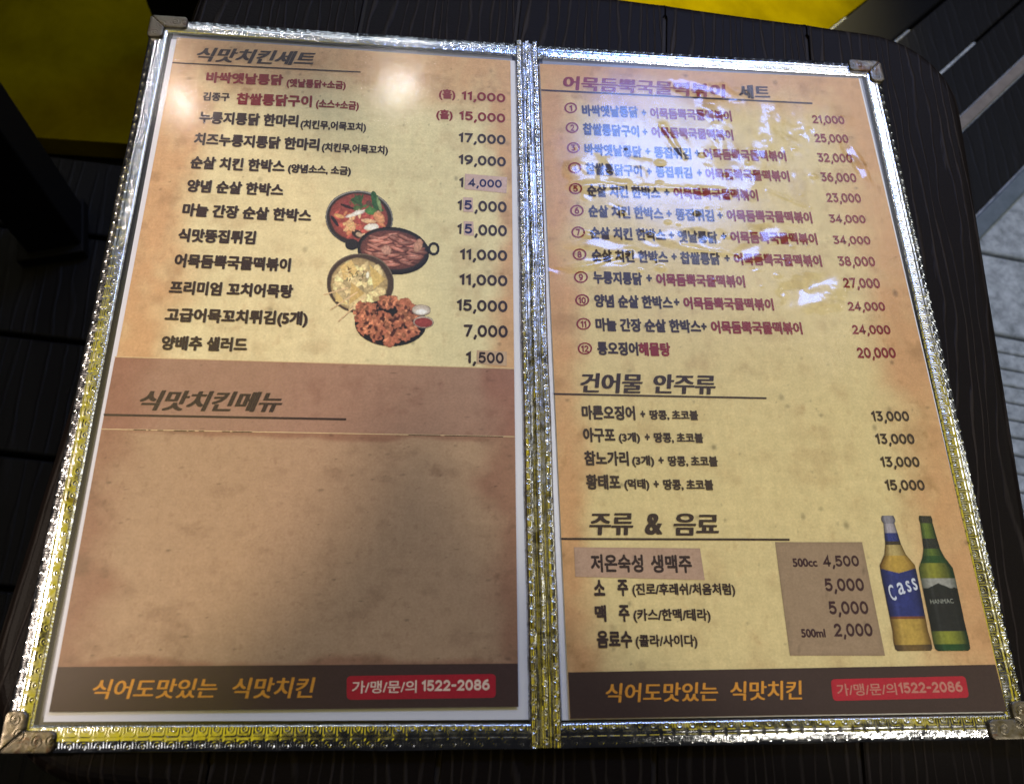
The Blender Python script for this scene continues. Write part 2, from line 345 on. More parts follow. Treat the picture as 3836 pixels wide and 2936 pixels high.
# leaf side edge thickness
for Q, i0, i1 in ((LQ, 0, 0), (RQ, 0, 0)): pass
sheet('sleeve_plastic', inset(LQ, .0118, .004, .0075, .0125), -.0016, M_GREY, menu)
sheet('sleeve_plastic', inset(RQ, .004, .0112, .0085, .0117), -.0016, M_GREY, menu)
LW = pq((640, 142), (1937, 224), (1985, 2694), (158, 2702)); RW = pq((2010, 236), (3224, 290), (3782, 2668), (2107, 2696))
sheet('paper_sheet', LW, -.0010, M_WHITE, menu); sheet('paper_sheet', RW, -.0010, M_WHITE, menu)
# ---- printed parchment pages (print colours: cream middle, orange rim, brown stains)
def specks(U, V_, asp, n, seed, rmin=.0018, rmax=.006):
    r = np.random.default_rng(seed); m = np.zeros(U.shape)
    for _ in range(n):
        cx, cy, s = r.random(), r.random(), rmin + (rmax - rmin) * r.random() ** 4; el = .6 + .9 * r.random(); a = .25 + .6 * r.random()
        sel = (np.abs(U - cx) < 3 * s) & (np.abs(V_ - cy) < 3 * s * asp * 2)
        d = np.sqrt(((U[sel] - cx) / s) ** 2 + ((V_[sel] - cy) / (s * asp * el)) ** 2)
        m[sel] = np.maximum(m[sel], a * np.clip(1.4 - d, 0, 1))
    return m
def parchment(c_mid, c_rim, c_blot, rim, seed, amt=1.0, streak=0.0, tall=33):
    cm, cr, cb = map(np.array, (c_mid, c_rim, c_blot))
    def f(U, V_):
        X = U * 18; Y = V_ * tall
        warp = (fbm(X * .35, Y * .35, seed) - .5) * .14
        l, r_, t, b = rim
        e = np.zeros(U.shape)
        for d, wd in ((U, l), (1 - U, r_), (V_ * 1.8, t), ((1 - V_) * 1.8, b)):
            if wd > 0: e = np.maximum(e, 1 - sstep(.15, 1, (d + warp) / wd))
        e = e * (.75 + .5 * fbm(X * 1.3, Y * 1.0, seed + 9))
        n = fbm(X * .9, Y * .9, seed + 20, 5, .6); n2 = fbm(X * 3.2, Y * 1.9, seed + 30, 4, .6)
        c = cm * (1 - np.clip(e, 0, 1)[..., None]) + cr * np.clip(e, 0, 1)[..., None]
        bl = np.clip(sstep(.52, .82, n) * .45 + sstep(.62, .85, n2) * .4, 0, 1) * amt * (.35 + .65 * np.clip(e + .35, 0, 1))
        c = c * (1 - bl[..., None]) + cb * bl[..., None]
        c = c * (.93 + .14 * n2)[..., None] * (1 + streak * (fbm(X * 5, Y * .5, seed + 40) - .5) + streak * (fbm(X * .5, Y * 5, seed + 44) - .5))[..., None]
        sp = specks(U, V_, .55, 190, seed + 5, .0022, .0085); c = c * (1 - .62 * sp[..., None])
        return np.clip(c, .01, .86)
    return f
page_l = sheet('page', pq((663, 142), (1912, 228), (1942, 2646), (184, 2666)), 0, M_INK, menu, 260, 460,
    parchment(ink(208, 196, 150), ink(190, 152, 108), ink(150, 116, 78), (.19, .08, .26, .0), 11, 1.1, .10))
page_l['label'] = 'left menu page with chicken dishes, prices and pictures of pans'
page_r = sheet('page', pq((2022, 240), (3216, 294), (3773, 2664), (2134, 2692)), 0, M_INK, menu, 260, 460,
    parchment(ink(198, 180, 128), ink(186, 144, 98), ink(144, 108, 66), (.13, .20, .22, .05), 51, 1.1, .10))
page_r['label'] = 'right menu page with numbered sets, dried snacks and drinks'
def px_quad(*p): return pq(*p)
s1 = sheet('pasted_sheet', px_quad((432, 1337), (1926, 1381), (1929, 1637), (380, 1608)), .00012, M_INK, page_l, 200, 60,
    parchment(ink(150, 118, 96), ink(140, 100, 80), ink(120, 84, 66), (.12, .10, .0, .0), 71, 1.3, .06, 3.2))
s2 = sheet('pasted_sheet', px_quad((380, 1608), (1929, 1637), (1940, 2486), (216, 2499)), .00010, M_INK, page_l, 240, 200,
    parchment(ink(162, 134, 104), ink(140, 104, 80), ink(116, 88, 66), (.12, .10, .06, .08), 91, 1.5, .06, 12.5))
solid('footer_band', [(216, 2497), (1940, 2484), (1942, 2646), (184, 2666)], .00016, ink(62, 44, 40), page_l)
solid('footer_band', [(2128, 2517), (3729, 2488), (3773, 2664), (2136, 2691)], .00006, ink(56, 40, 34), page_r)
# cut line with dark dashes
for x0, x1 in ((500, 548), (556, 566), (590, 612), (652, 700), (706, 730), (745, 765), (832, 862), (870, 945), (1530, 1650), (1665, 1885)):
    y = lambda x: 1610 + (x - 497) * .0185
    solid('cut_mark', [(x0, y(x0) - 1), (x1, y(x1) - 1), (x1, y(x1) + 1.6), (x0, y(x0) + 1.6)], .00020, (.01, .008, .006), page_l)
for (x0, y0, x1, y1) in ((378, 1607, 1929, 1635.5), (430, 1337, 1926, 1381)):
    solid('paper_edge', [(x0, y0 - 1.6), (x1, y1 - 1.6), (x1, y1 + 1.6), (x0, y0 + 1.6)], .00018, ink(196, 172, 128), page_l)
# ---- lettering
DARK = ink(50, 36, 31); RED = ink(118, 34, 36); NAVY = ink(30, 30, 74); GOLD = ink(196, 134, 46); PALE = ink(214, 190, 170)
def arc(cx, cy, rx, ry, a0, a1, n=12): return [(cx + rx * math.cos(math.radians(a0 + (a1 - a0) * i / n)), cy + ry * math.sin(math.radians(a0 + (a1 - a0) * i / n))) for i in range(n + 1)]
GL = {'0': (.62, [arc(.31, .5, .31, .5, 90, 450, 28)]), '1': (.25, [[(.0, .80), (.22, .97), (.22, 0)]]),
 '2': (.58, [arc(.29, .71, .27, .29, 160, -38, 12) + [(.02, .0), (.58, .0)]]),
 '3': (.56, [[(.03, 1), (.52, 1), (.26, .62)] + arc(.26, .31, .29, .31, 88, -140, 14)]),
 '4': (.64, [[(.46, 0), (.46, 1), (.0, .26), (.64, .26)]]),
 '5': (.56, [[(.52, 1), (.09, 1), (.05, .56)] + arc(.26, .32, .30, .32, 112, -142, 14)]),
 '6': (.60, [arc(.54, .33, .54, .67, 98, 176, 8), arc(.30, .31, .30, .31, 90, 450, 24)]),
 '7': (.56, [[(.0, 1), (.56, 1), (.20, 0)]]),
 '8': (.60, [arc(.30, .76, .25, .24, -90, 270, 22), arc(.30, .26, .30, .26, 90, 450, 24)]),
 '9': (.60, [arc(.30, .69, .30, .31, 90, 450, 24), arc(.06, .67, .54, .67, -4, -82, 8)]),
 ',': (.10, [[(.10, .06), (.0, -.14)]]), '-': (.34, [[(0, .46), (.34, .46)]])}
def digits_mesh(body, th, gap):
    V = []; F = []; x = 0; k = 0; t = th / 2
    for ch in body:
        wd, strokes = GL[ch]
        for st in strokes:
            P = np.array(st, float); P[:, 0] += x; P[:, 1] = P[:, 1] * (1 - th) + t if ch not in ',-' else P[:, 1] + t * .2
            closed = np.hypot(*(P[0] - P[-1])) < 1e-6
            n = len(P); L_ = []; R_ = []
            for i in range(n):
                a = P[i] - P[i - 1] if i else (P[-1] - P[-2] if closed else P[1] - P[0])
                b = P[i + 1] - P[i] if i < n - 1 else (P[1] - P[0] if closed else P[-1] - P[-2])
                a = a / (np.linalg.norm(a) + 1e-9); b = b / (np.linalg.norm(b) + 1e-9)
                m = np.array([-(a + b)[1], (a + b)[0]]); m /= np.linalg.norm(m) + 1e-9
                c_ = max(np.dot(m, [-a[1], a[0]]), .45); L_.append(P[i] + m * t / c_); R_.append(P[i] - m * t / c_)
            b0 = len(V); z = k * 3e-6; k += 1
            for l, r in zip(L_, R_): V += [(*l, z), (*r, z)]
            F += [(b0 + 2 * i, b0 + 2 * i + 1, b0 + 2 * i + 3, b0 + 2 * i + 2) for i in range(n - 1)]
            if not closed:
                for c_, d in ((P[0], P[0] - P[1]), (P[-1], P[-1] - P[-2])):
                    a0 = math.atan2(d[1], d[0]); b0 = len(V)
                    V += [(c_[0] + t * math.cos(a0 + q), c_[1] + t * math.sin(a0 + q), z) for q in np.linspace(-math.pi / 2, math.pi / 2, 7)]; F.append(tuple(range(b0, b0 + 7)))
        x += wd + th + gap * (.7 if ch in ',' else 1)
    return np.array(V, np.float32), F
def text_mesh(body, off, res=3):
    if body and all(ch in GL for ch in body): return digits_mesh(body, DG[0], DG[1])
    c = bpy.data.curves.new('txt', 'FONT'); c.body = body; c.offset = off; c.resolution_u = res; c.fill_mode = 'FRONT'
    o = bpy.data.objects.new('txt', c); COL.objects.link(o)
    dg = bpy.context.evaluated_depsgraph_get(); dg.update()
    m = bpy.data.meshes.new_from_object(o.evaluated_get(dg))
    n = len(m.vertices); V = np.zeros(n * 3, np.float32); m.vertices.foreach_get('co', V)
    F = [tuple(p.vertices) for p in m.polygons]
    bpy.data.objects.remove(o); bpy.data.curves.remove(c); bpy.data.meshes.remove(m)
    return V.reshape(-1, 3), F
DG = [.215, .09]
_ref = {}
def yref(body, off):
    core = ''.join(ch for ch in body if ch not in '(),+/ -&') or body
    if core not in _ref:
        V, _ = text_mesh(core, off); _ref[core] = (V[:, 1].min(), V[:, 1].max())
    return _ref[core]
UPDIR = {}
def put_text(name, body, xl, yl, xr, yr, h, col, parent, off=.032, shear=0.0, z=.00024, stamp=0.0, nst=1):
    bold = off; off = 0
    if all(ch in GL for ch in body): bold = 0; nst = 1
    """body printed between the mid points (xl,yl) and (xr,yr), letters h photo pixels tall"""
    V, F = text_mesh(body, off); y0, y1 = yref(body, off)
    X = V[:, 0] + shear * (V[:, 1] - y0); Y = V[:, 1]
    allX = []; 
    if nst > 1: sh_ = [((k - (nst - 1) / 2) * stamp, bold * .5 * (1 if k % 2 else -1)) for k in range(nst)]
    elif bold < .005: sh_ = [(0, 0)]
    else: sh_ = [(bold * 1.38 * math.cos(q), bold * 1.38 * math.sin(q)) for q in (.4, 1.3, 2.3, 3.2, 4.1, 5.0, 5.9)]
    for (sx_, sy_) in sh_: allX.append(X + sx_)
    x0 = min(a.min() for a in allX); x1 = max(a.max() for a in allX)
    A_ = at(xl, yl)[:2]; B_ = at(xr, yr)[:2]
    xm, ym = (xl + xr) / 2, (yl + yr) / 2
    right = (B_ - A_); Lw = np.linalg.norm(right); right = right / Lw
    up = np.array([-right[1], right[0]])
    hh = np.dot(at(xm, ym - h / 2)[:2] - at(xm, ym + h / 2)[:2], up)
    VV = []; FF = []; n = len(V)
    for k, ax in enumerate(allX):
        a = (ax - x0) / (x1 - x0) * Lw; b = ((Y + sh_[k][1] - y0) / (y1 - y0) - .5) * hh
        P = A_ + a[:, None] * right + b[:, None] * up
        VV.append(np.column_stack([P, z + k * .000004 + V[:, 2]]))
        FF += [tuple(i + k * n for i in f) for f in F]
    VV = np.concatenate(VV)
    me = bpy.data.meshes.new(name); me.from_pydata(VV.tolist(), [], FF); me.update(); set_col(me, np.array(col))
    return link(name, me, M_INK, parent)
def head(body, *a, parent, col=DARK, sh=.28, **k): return put_text('heading_text', body, *a, col, parent, off=.035, shear=sh, stamp=.020, nst=6, **k)
def rule(p0, p1, th, parent, z=.00022):
    (x0, y0), (x1, y1) = p0, p1
    solid('heading_rule', [(x0, y0 - th / 2), (x1, y1 - th / 2), (x1, y1 + th / 2), (x0, y0 + th / 2)], z, DARK, parent)
def item(body, *a, parent, col=DARK, off=.036): return put_text('item_text', body, *a, col, parent, off=off)
def price(body, *a, parent, col=DARK, off=.028): return put_text('price_text', body, *a, col, parent, off=off)
def patch(pts, col, parent): return sheet('price_patch', pq(*pts), .00018, M_INK, parent, 40, 20, parchment(col, tuple(c * .9 for c in col), tuple(c * .8 for c in col), (.05, .05, .05, .05), int(pts[0][0]) % 97, .5))
L, R = page_l, page_r
head('식맛치킨세트', 737, 205, 1182, 223, 51, parent=L); rule((645, 237), (1351, 272), 5, L)
item('바싹옛날통닭', 773, 291, 1061, 302, 38, parent=L, col=RED); item('(옛날통닭+소금)', 1074, 311, 1296, 321, 29, parent=L, col=RED)
item('(홀)', 1644, 353, 1706, 355, 33, parent=L, col=RED); price('11,000', 1729, 358, 1893, 369, 35, parent=L, col=RED)
item('김종구', 760, 363, 861, 366, 30, parent=L); item('찹쌀통닭구이', 886, 371, 1169, 382, 41, parent=L, col=RED); item('(소스+소금)', 1184, 389, 1345, 399, 29, parent=L, col=RED)
item('(홀)', 1634, 429, 1696, 432, 33, parent=L, col=RED); price('15,000', 1720, 433, 1893, 444, 36, parent=L, col=RED)
item('누룽지통닭 한마리', 745, 441, 1118, 456, 43, parent=L); item('(치킨무,어묵꼬치)', 1126, 466, 1372, 479, 31, parent=L); price('17,000', 1718, 515, 1894, 525, 38, parent=L)
item('치즈누룽지통닭 한마리', 728, 521, 1197, 544, 43, parent=L); item('(치킨무,어묵꼬치)', 1206, 552, 1454, 565, 31, parent=L); price('19,000', 1718, 597, 1895, 607, 39, parent=L)
item('순살 치킨 한박스', 714, 609, 1067, 625, 44, parent=L); item('(양념소스, 소금)', 1079, 631, 1315, 642, 31, parent=L)
price('1', 1720, 683, 1736, 684, 40, parent=L)
LIL = ink(186, 160, 150)
patch([(1742, 652), (1900, 665), (1897, 725), (1740, 710)], LIL, L); price('4,000', 1751, 683, 1880, 689, 34, parent=L, col=NAVY, off=.04)
item('양념 순살 한박스', 701, 696, 1062, 714, 44, parent=L); price('1', 1714, 768, 1730, 769, 41, parent=L)
patch([(1735, 740), (1771, 742), (1773, 796), (1736, 794)], LIL, L); price('5', 1740, 769, 1768, 770, 36, parent=L, col=NAVY, off=.04); price(',000', 1777, 773, 1898, 777, 41, parent=L)
item('마늘 간장 순살 한박스', 684, 786, 1167, 810, 45, parent=L); price('1', 1713, 857, 1729, 858, 42, parent=L)
patch([(1737, 829), (1773, 831), (1775, 884), (1738, 882)], LIL, L); price('5', 1741, 858, 1769, 859, 37, parent=L, col=NAVY, off=.04); price(',000', 1777, 862, 1899, 866, 42, parent=L)
item('식맛똥집튀김', 668, 881, 958, 892, 47, parent=L); price('11,000', 1723, 952, 1900, 958, 43, parent=L)
item('어묵듬뿍국물떡볶이', 654, 976, 1089, 994, 48, parent=L); price('11,000', 1721, 1046, 1901, 1052, 44, parent=L)
item('프리미엄 꼬치어묵탕', 635, 1077, 1098, 1093, 48, parent=L); price('15,000', 1711, 1142, 1901, 1148, 46, parent=L)
item('고급어묵꼬치튀김(5개)', 619, 1179, 1153, 1194, 49, parent=L); price('7,000', 1737, 1239, 1902, 1243, 46, parent=L)
item('양배추 샐러드', 605, 1284, 927, 1292, 50, parent=L); price('1,', 1745, 1338, 1784, 1339, 47, parent=L)
patch([(1786, 1312), (1899, 1318), (1898, 1371), (1785, 1364)], ink(176, 150, 120), L); price('500', 1793, 1340, 1887, 1342, 42, parent=L, off=.04)
head('식맛치킨메뉴', 524, 1499, 1059, 1507, 73, parent=L); rule((389, 1554), (1297, 1571), 8, L)
def slogan(body, *a, parent): return put_text('slogan_text', body, *a, GOLD, parent, off=.02, shear=.14, stamp=.013, nst=5)
slogan('식어도맛있는', 348, 2580, 815, 2576, 72, parent=L); slogan('식맛치킨', 871, 2576, 1180, 2574, 76, parent=L)
def badge(pts, parent):
    (ax, ay), (bx, by), (cx, cy), (dx, dy) = pts
    P4 = pq(*pts); N = 6; out = []
    W_ = np.linalg.norm(P4[1] - P4[0]); H_ = np.linalg.norm(P4[3] - P4[0]); r = .0016
    for (u0, v0, a0) in ((r / W_, r / H_, 180), (1 - r / W_, r / H_, 270), (1 - r / W_, 1 - r / H_, 0), (r / W_, 1 - r / H_, 90)):
        for i in range(N + 1):
            an = math.radians(a0 + 90 * i / N); out.append(bil(P4, u0 + r / W_ * math.cos(an), v0 + r / H_ * math.sin(an)))
    me = bpy.data.meshes.new('phone_badge'); me.from_pydata([(p[0], p[1], .00020) for p in out], [], [tuple(range(len(out)))[::-1]]); me.update()
    set_col(me, np.array(ink(158, 24, 40))); return link('phone_badge', me, M_INK, parent)
badge([(1299, 2531), (1857, 2523), (1857, 2612), (1299, 2620)], L)
put_text('phone_text', '가/맹/문/의', 1319, 2573, 1561, 2570, 46, PALE, L, off=.012); put_text('phone_text', '1522-2086', 1580, 2566, 1834, 2562, 44, PALE, L, off=.016)
# right page
H9 = '어묵듬뿍국물떡볶이'
head(H9, 2109, 311, 2720, 344, 50, parent=R, col=RED, sh=.10); head('세트', 2765, 345, 2882, 348, 50, parent=R, sh=.10); rule((2027, 339), (3043, 389), 6, R)
def ring(cx, cy, rx, ry, th, col, parent):
    V = []; N = 36
    for k in range(N):
        a = 2 * math.pi * k / N
        for s in (1, 1 - th / rx): p = at(cx + rx * s * math.cos(a), cy + ry * s * math.sin(a)); V.append((p[0], p[1], .00024))
    F = [(2 * k, 2 * k + 1, (2 * k + 3) % (2 * N), (2 * k + 2) % (2 * N)) for k in range(N)]
    me = bpy.data.meshes.new('number_ring'); me.from_pydata(V, [], F); me.update(); set_col(me, np.array(col)); return link('number_ring', me, M_INK, parent)
A1, A2, A3 = '바싹옛날통닭', '찹쌀통닭구이', '순살 치킨 한박스'
rows = [
 ((2138, 406), [(A1, 2180, 415, 2390, 422, 40, 0), ('+', 2403, 423, 2421, 424, 20, 0), (H9, 2435, 425, 2740, 437, 38, 1)], ('21,000', 3039, 447, 3162, 451, 33)),
 ((2143, 480), [(A2, 2183, 484, 2394, 495, 42, 0), ('+', 2407, 495, 2425, 496, 20, 0), (H9, 2440, 496, 2746, 508, 38, 1)], ('25,000', 3048, 518, 3177, 522, 33)),
 ((2148, 555), [(A1, 2189, 559, 2404, 571, 40, 0), ('+', 2417, 568, 2436, 569, 20, 0), ('똥집튀김', 2450, 571, 2589, 578, 40, 0), ('+', 2602, 574, 2621, 575, 20, 0), (H9, 2635, 578, 2944, 587, 38, 1)], ('32,000', 3063, 591, 3192, 595, 34)),
 ((2153, 630), [(A2, 2193, 632, 2404, 642, 41, 0), ('+', 2423, 643, 2441, 644, 20, 0), ('똥집튀김', 2456, 644, 2592, 649, 40, 0), ('+', 2611, 648, 2629, 649, 20, 0), (H9, 2642, 652, 2956, 662, 39, 1)], ('36,000', 3075, 664, 3207, 668, 35)),
 ((2156, 708), [(A3, 2199, 714, 2473, 724, 43, 0), ('+', 2488, 721, 2508, 722, 21, 0), (H9, 2523, 724, 2839, 733, 40, 1)], ('23,000', 3092, 741, 3224, 744, 35)),
 ((2161, 790), [(A3, 2204, 791, 2484, 802, 43, 0), ('+', 2496, 801, 2516, 802, 21, 0), ('똥집튀김', 2530, 804, 2674, 809, 42, 0), ('+', 2687, 807, 2707, 808, 21, 0), (H9, 2722, 808, 3041, 817, 41, 1)], ('34,000', 3106, 818, 3241, 821, 35)),
 ((2166, 871), [(A3, 2210, 873, 2493, 882, 43, 0), ('+', 2505, 881, 2525, 882, 21, 0), ('옛날통닭', 2539, 886, 2687, 891, 42, 0), ('+', 2701, 885, 2721, 886, 21, 0), (H9, 2736, 889, 3060, 897, 41, 1)], ('34,000', 3121, 898, 3259, 900, 36)),
 ((2171, 954), [(A3, 2216, 957, 2502, 965, 43, 0), ('+', 2515, 962, 2535, 963, 21, 0), ('찹쌀통닭', 2548, 967, 2697, 971, 43, 0), ('+', 2714, 968, 2734, 969, 21, 0), (H9, 2749, 971, 3077, 979, 42, 1)], ('38,000', 3140, 979, 3277, 981, 37)),
 ((2176, 1039), [('누룽지통닭', 2222, 1039, 2405, 1046, 44, 0), ('+', 2421, 1042, 2442, 1043, 22, 0), (H9, 2458, 1048, 2790, 1056, 43, 1)], ('27,000', 3155, 1060, 3295, 1062, 38)),
 ((2181, 1125), [('양념 순살 한박스', 2226, 1127, 2519, 1135, 45, 0), ('+', 2524, 1132, 2545, 1133, 22, 0), (H9, 2560, 1136, 2897, 1142, 43, 1)], ('24,000', 3172, 1146, 3314, 1147, 38)),
 ((2186, 1214), [('마늘 간장 순살 한박스', 2231, 1216, 2625, 1224, 46, 0), ('+', 2626, 1223, 2647, 1224, 22, 0), (H9, 2663, 1226, 3004, 1231, 44, 1)], ('24,000', 3188, 1233, 3334, 1234, 39)),
 ((2191, 1306), [('통오징어', 2237, 1305, 2390, 1308, 47, 0), ('해물탕', 2392, 1308, 2511, 1310, 47, 1)], ('20,000', 3207, 1322, 3354, 1322, 40))]
for k, ((cx, cy), its, pr) in enumerate(rows):
    s = 1 + (cy - 406) * .00014
    ring(cx, cy, 24 * s, 20 * s, 6.0, RED, R)
    n = str(k + 1); hw = (5.5 if k == 0 else 8 if k < 9 else 13.5 if k != 10 else 10)
    put_text('number_text', n, cx - hw, cy, cx + hw, cy + .6, 24 * s, RED, R, off=.04)
    for (b, x0, y0, x1, y1, h, c) in its: item(b, x0, y0, x1, y1, h, parent=R, col=RED if c else DARK)
    price(*pr, parent=R, col=RED if k else RED, off=.034)
head('건어물', 2173, 1434, 2408, 1438, 72, parent=R, sh=.14); head('안주류', 2448, 1438, 2680, 1442, 71, parent=R, sh=.14); rule((2074, 1476), (2871, 1492), 7, R)
NUT = '땅콩, 초코볼'
item('마른오징어', 2179, 1545, 2379, 1548, 50, parent=R); item('+', 2398, 1551, 2417, 1551, 21, parent=R); item(NUT, 2433, 1554, 2615, 1556, 34, parent=R)
item('아구포', 2184, 1629, 2304, 1630, 50, parent=R); item('(3개)', 2317, 1638, 2397, 1638, 34, parent=R); item('+', 2415, 1637, 2434, 1637, 21, parent=R); item(NUT, 2449, 1639, 2634, 1641, 35, parent=R)
item('참노가리', 2188, 1716, 2355, 1718, 51, parent=R); item('(3개)', 2367, 1725, 2450, 1725, 35, parent=R); item('+', 2466, 1724, 2486, 1724, 21, parent=R); item(NUT, 2502, 1727, 2688, 1728, 36, parent=R)
item('황태포', 2195, 1805, 2324, 1806, 53, parent=R); item('(먹태)', 2338, 1813, 2432, 1813, 36, parent=R); item('+', 2448, 1813, 2468, 1813, 22, parent=R); item(NUT, 2484, 1815, 2672, 1816, 37, parent=R)
for b, x0, x1, y, h in (('13,000', 3264, 3404, 1558, 41), ('13,000', 3279, 3424, 1643, 42), ('13,000', 3298, 3443, 1729, 42), ('15,000', 3315, 3462, 1816, 43)): price(b, x0, y, x1, y, h, parent=R, off=.034)
head('주류', 2206, 1963, 2372, 1963, 80, parent=R, sh=.12); head('&', 2413, 1963, 2480, 1963, 76, parent=R, sh=.12); head('음료', 2522, 1964, 2690, 1965, 80, parent=R, sh=.12); rule((2101, 2018), (2957, 2021), 8, R)
patch([(2150, 2049), (2622, 2053), (2640, 2172), (2155, 2160)], ink(164, 136, 114), R); patch([(2903, 2030), (3229, 2030), (3315, 2455), (2959, 2455)], ink(142, 120, 94), R)
item('저온숙성', 2212, 2109, 2409, 2110, 63, parent=R, off=.03); item('생맥주', 2437, 2111, 2591, 2112, 63, parent=R, off=.03)
item('소', 2224, 2201, 2266, 2201, 54, parent=R); item('주', 2312, 2201, 2353, 2201, 56, parent=R); item('(진로/후레쉬/처음처럼)', 2368, 2206, 2753, 2206, 42, parent=R, off=.028)
item('맥', 2228, 2297, 2271, 2297, 58, parent=R); item('주', 2317, 2297, 2358, 2297, 58, parent=R); item('(카스/한맥/테라)', 2372, 2302, 2661, 2302, 43, parent=R, off=.028)
item('음료수', 2235, 2394, 2368, 2394, 60, parent=R); item('(콜라/사이다)', 2380, 2399, 2612, 2399, 43, parent=R, off=.028)
MAR = ink(58, 34, 34)
price('500cc', 2968, 2107, 3060, 2106, 30, parent=R, col=MAR, off=.03); price('4,500', 3078, 2099, 3216, 2098, 47, parent=R, col=MAR, off=.03)
price('5,000', 3089, 2190, 3235, 2189, 49, parent=R, col=MAR, off=.03); price('5,000', 3104, 2276, 3251, 2275, 50, parent=R, col=MAR, off=.03)
price('500ml', 3000, 2371, 3091, 2370, 30, parent=R, col=MAR, off=.03); price('2,000', 3119, 2359, 3267, 2358, 50, parent=R, col=MAR, off=.03)
slogan('식어도맛있는', 2268, 2594, 2689, 2589, 70, parent=R); slogan('식맛치킨', 2735, 2587, 3006, 2583, 70, parent=R)
badge([(3111, 2543), (3615, 2531), (3630, 2612), (3120, 2624)], R)
P2 = ink(170, 110, 96)
put_text('phone_text', '가/맹/문/의', 3134, 2583, 3357, 2579, 44, P2, R, off=.012); put_text('phone_text', '1522-2086', 3365, 2575, 3603, 2569, 43, P2, R, off=.016)
# ---- printed pictures: painted on fine grids, coordinates are crop units (x2.4 photo pixels from 1150,650)
def ell(X, Y, cx, cy, rx, ry, rot=0):
    c, s = math.cos(rot), math.sin(rot); dx = X - cx; dy = Y - cy
    return np.sqrt(((dx * c + dy * s) / rx) ** 2 + ((-dx * s + dy * c) / ry) ** 2)
class Canvas:
    def __init__(s, x0, y0, x1, y1, step, org=(1150, 650), sc=2.4):
        s.nx = int((x1 - x0) / step) + 1; s.ny = int((y1 - y0) / step) + 1
        s.X, s.Y = np.meshgrid(np.linspace(x0, x1, s.nx), np.linspace(y0, y1, s.ny)); s.C = np.zeros(s.X.shape + (3,)); s.A = np.zeros(s.X.shape); s.org = org; s.sc = sc
    def blend(s, m, col, alpha=True):
        m = np.clip(m, 0, 1)[..., None]; s.C = s.C * (1 - m) + np.array(col) * m
        if alpha: s.A = np.maximum(s.A, m[..., 0])
    def blob(s, cx, cy, rx, ry, rot, col, seed=0, rough=.12, shade=.25, alpha=True, soft=.08, hi=None):
        d = ell(s.X, s.Y, cx, cy, rx, ry, rot) + (fbm(s.X / max(rx, ry) * 3 + seed, s.Y / max(rx, ry) * 3, 100 + seed % 50) - .5) * rough * 2
        n = fbm(s.X / 14.0 + seed, s.Y / 14.0, 200 + seed % 37)
        k = (1 + shade * (n - .5) * 2)[..., None] * (1.15 - .35 * np.clip(d, 0, 1) ** 2)[..., None]
        s.blend(1 - sstep(1 - soft, 1 + soft, d), np.array(col) * k, alpha)
    def build(s, name, parent, z):
        px = s.org[0] + s.X / s.sc; py = s.org[1] + s.Y / s.sc
        D = np.stack([(px - IW / 2) / FPX, -(py - IH / 2) / FPX, -np.ones_like(px)], -1) @ RT.T
        t = -CAM[2] / D[..., 2]; P = CAM + t[..., None] * D
        keep = s.A > .5; idx = -np.ones(keep.size, int); q = grid_faces(s.nx, s.ny)[:, ::-1]
        kf = keep.reshape(-1)[q].sum(1) >= 3; q = q[kf]; u_ = np.unique(q); idx[u_] = np.arange(len(u_))
        V = P.reshape(-1, 3)[u_].copy(); V[:, 2] = z
        me = mesh_np(name, V, idx[q]); 
        C_ = s.C.reshape(-1, 3)[u_]; xx = s.X.reshape(-1)[u_]; yy = s.Y.reshape(-1)[u_]; lum = C_.mean(1, keepdims=True)
        C_ = (lum + (C_ - lum) * .74) * (.62 + .72 * fbm(xx / 9, yy / 9, 33, 3, .7))[:, None]
        set_col(me, np.clip(C_, .004, .86)); return link(name, me, M_INK, parent)
rr = np.random.default_rng(3)
# stew pot
c = Canvas(150, 140, 800, 680, 5)
c.blob(470, 405, 306, 250, .1, ink(62, 60, 60), 1, .0, .2, soft=.012); c.blob(470, 402, 300, 243, .1, ink(150, 148, 140), 1, .0, .1, soft=.012); c.blob(470, 408, 294, 238, .1, ink(48, 38, 34), 2, .0, .2, soft=.015)
c.blob(466, 400, 258, 212, .1, ink(150, 52, 34), 3, .04, .35, soft=.03)
for k in range(70):
    a = rr.random() * 6.28; q = rr.random() ** .6; cx, cy = 466 + 225 * q * math.cos(a), 400 + 180 * q * math.sin(a)
    co = [(205, 120, 50), (196, 70, 40), (214, 160, 90), (170, 50, 34), (220, 180, 120)][rr.integers(5)]
    if cy < 330 and cx > 380: co = [(52, 88, 40), (70, 104, 44), (90, 60, 44)][rr.integers(3)]
    elif cy < 360: co = [(150, 40, 40), (170, 60, 44)][rr.integers(2)]
    c.blob(cx, cy, 18 + 26 * rr.random(), 10 + 14 * rr.random(), rr.random() * 3, ink(*co), k, .25, .4, False, .2)
c.blob(615, 250, 34, 92, -.25, ink(38, 92, 44), 5, .12, .5, True, .06); c.blob(650, 280, 16, 70, -.3, ink(120, 150, 80), 6, .15, .4, False)
for k in range(9): c.blob(430 + 8 * k, 225 + 14 * (k % 4), 44, 9, -.5 + .3 * k, ink(44, 80 + 6 * (k % 3), 40), 20 + k, .4, .4, False, .2)
for k in range(13): c.blob(390 + 8 * k, 375 - 3 * k + 9 * (k % 3), 56, 4, -.35 + .05 * (k % 5), ink(224, 216, 196), 40 + k, .1, .1, False, .3)
c.blob(460, 355, 46, 20, -.25, ink(226, 220, 202), 47, .3, .15, False); c.blob(575, 340, 54, 34, .2, ink(66, 122, 46), 48, .15, .3, False)
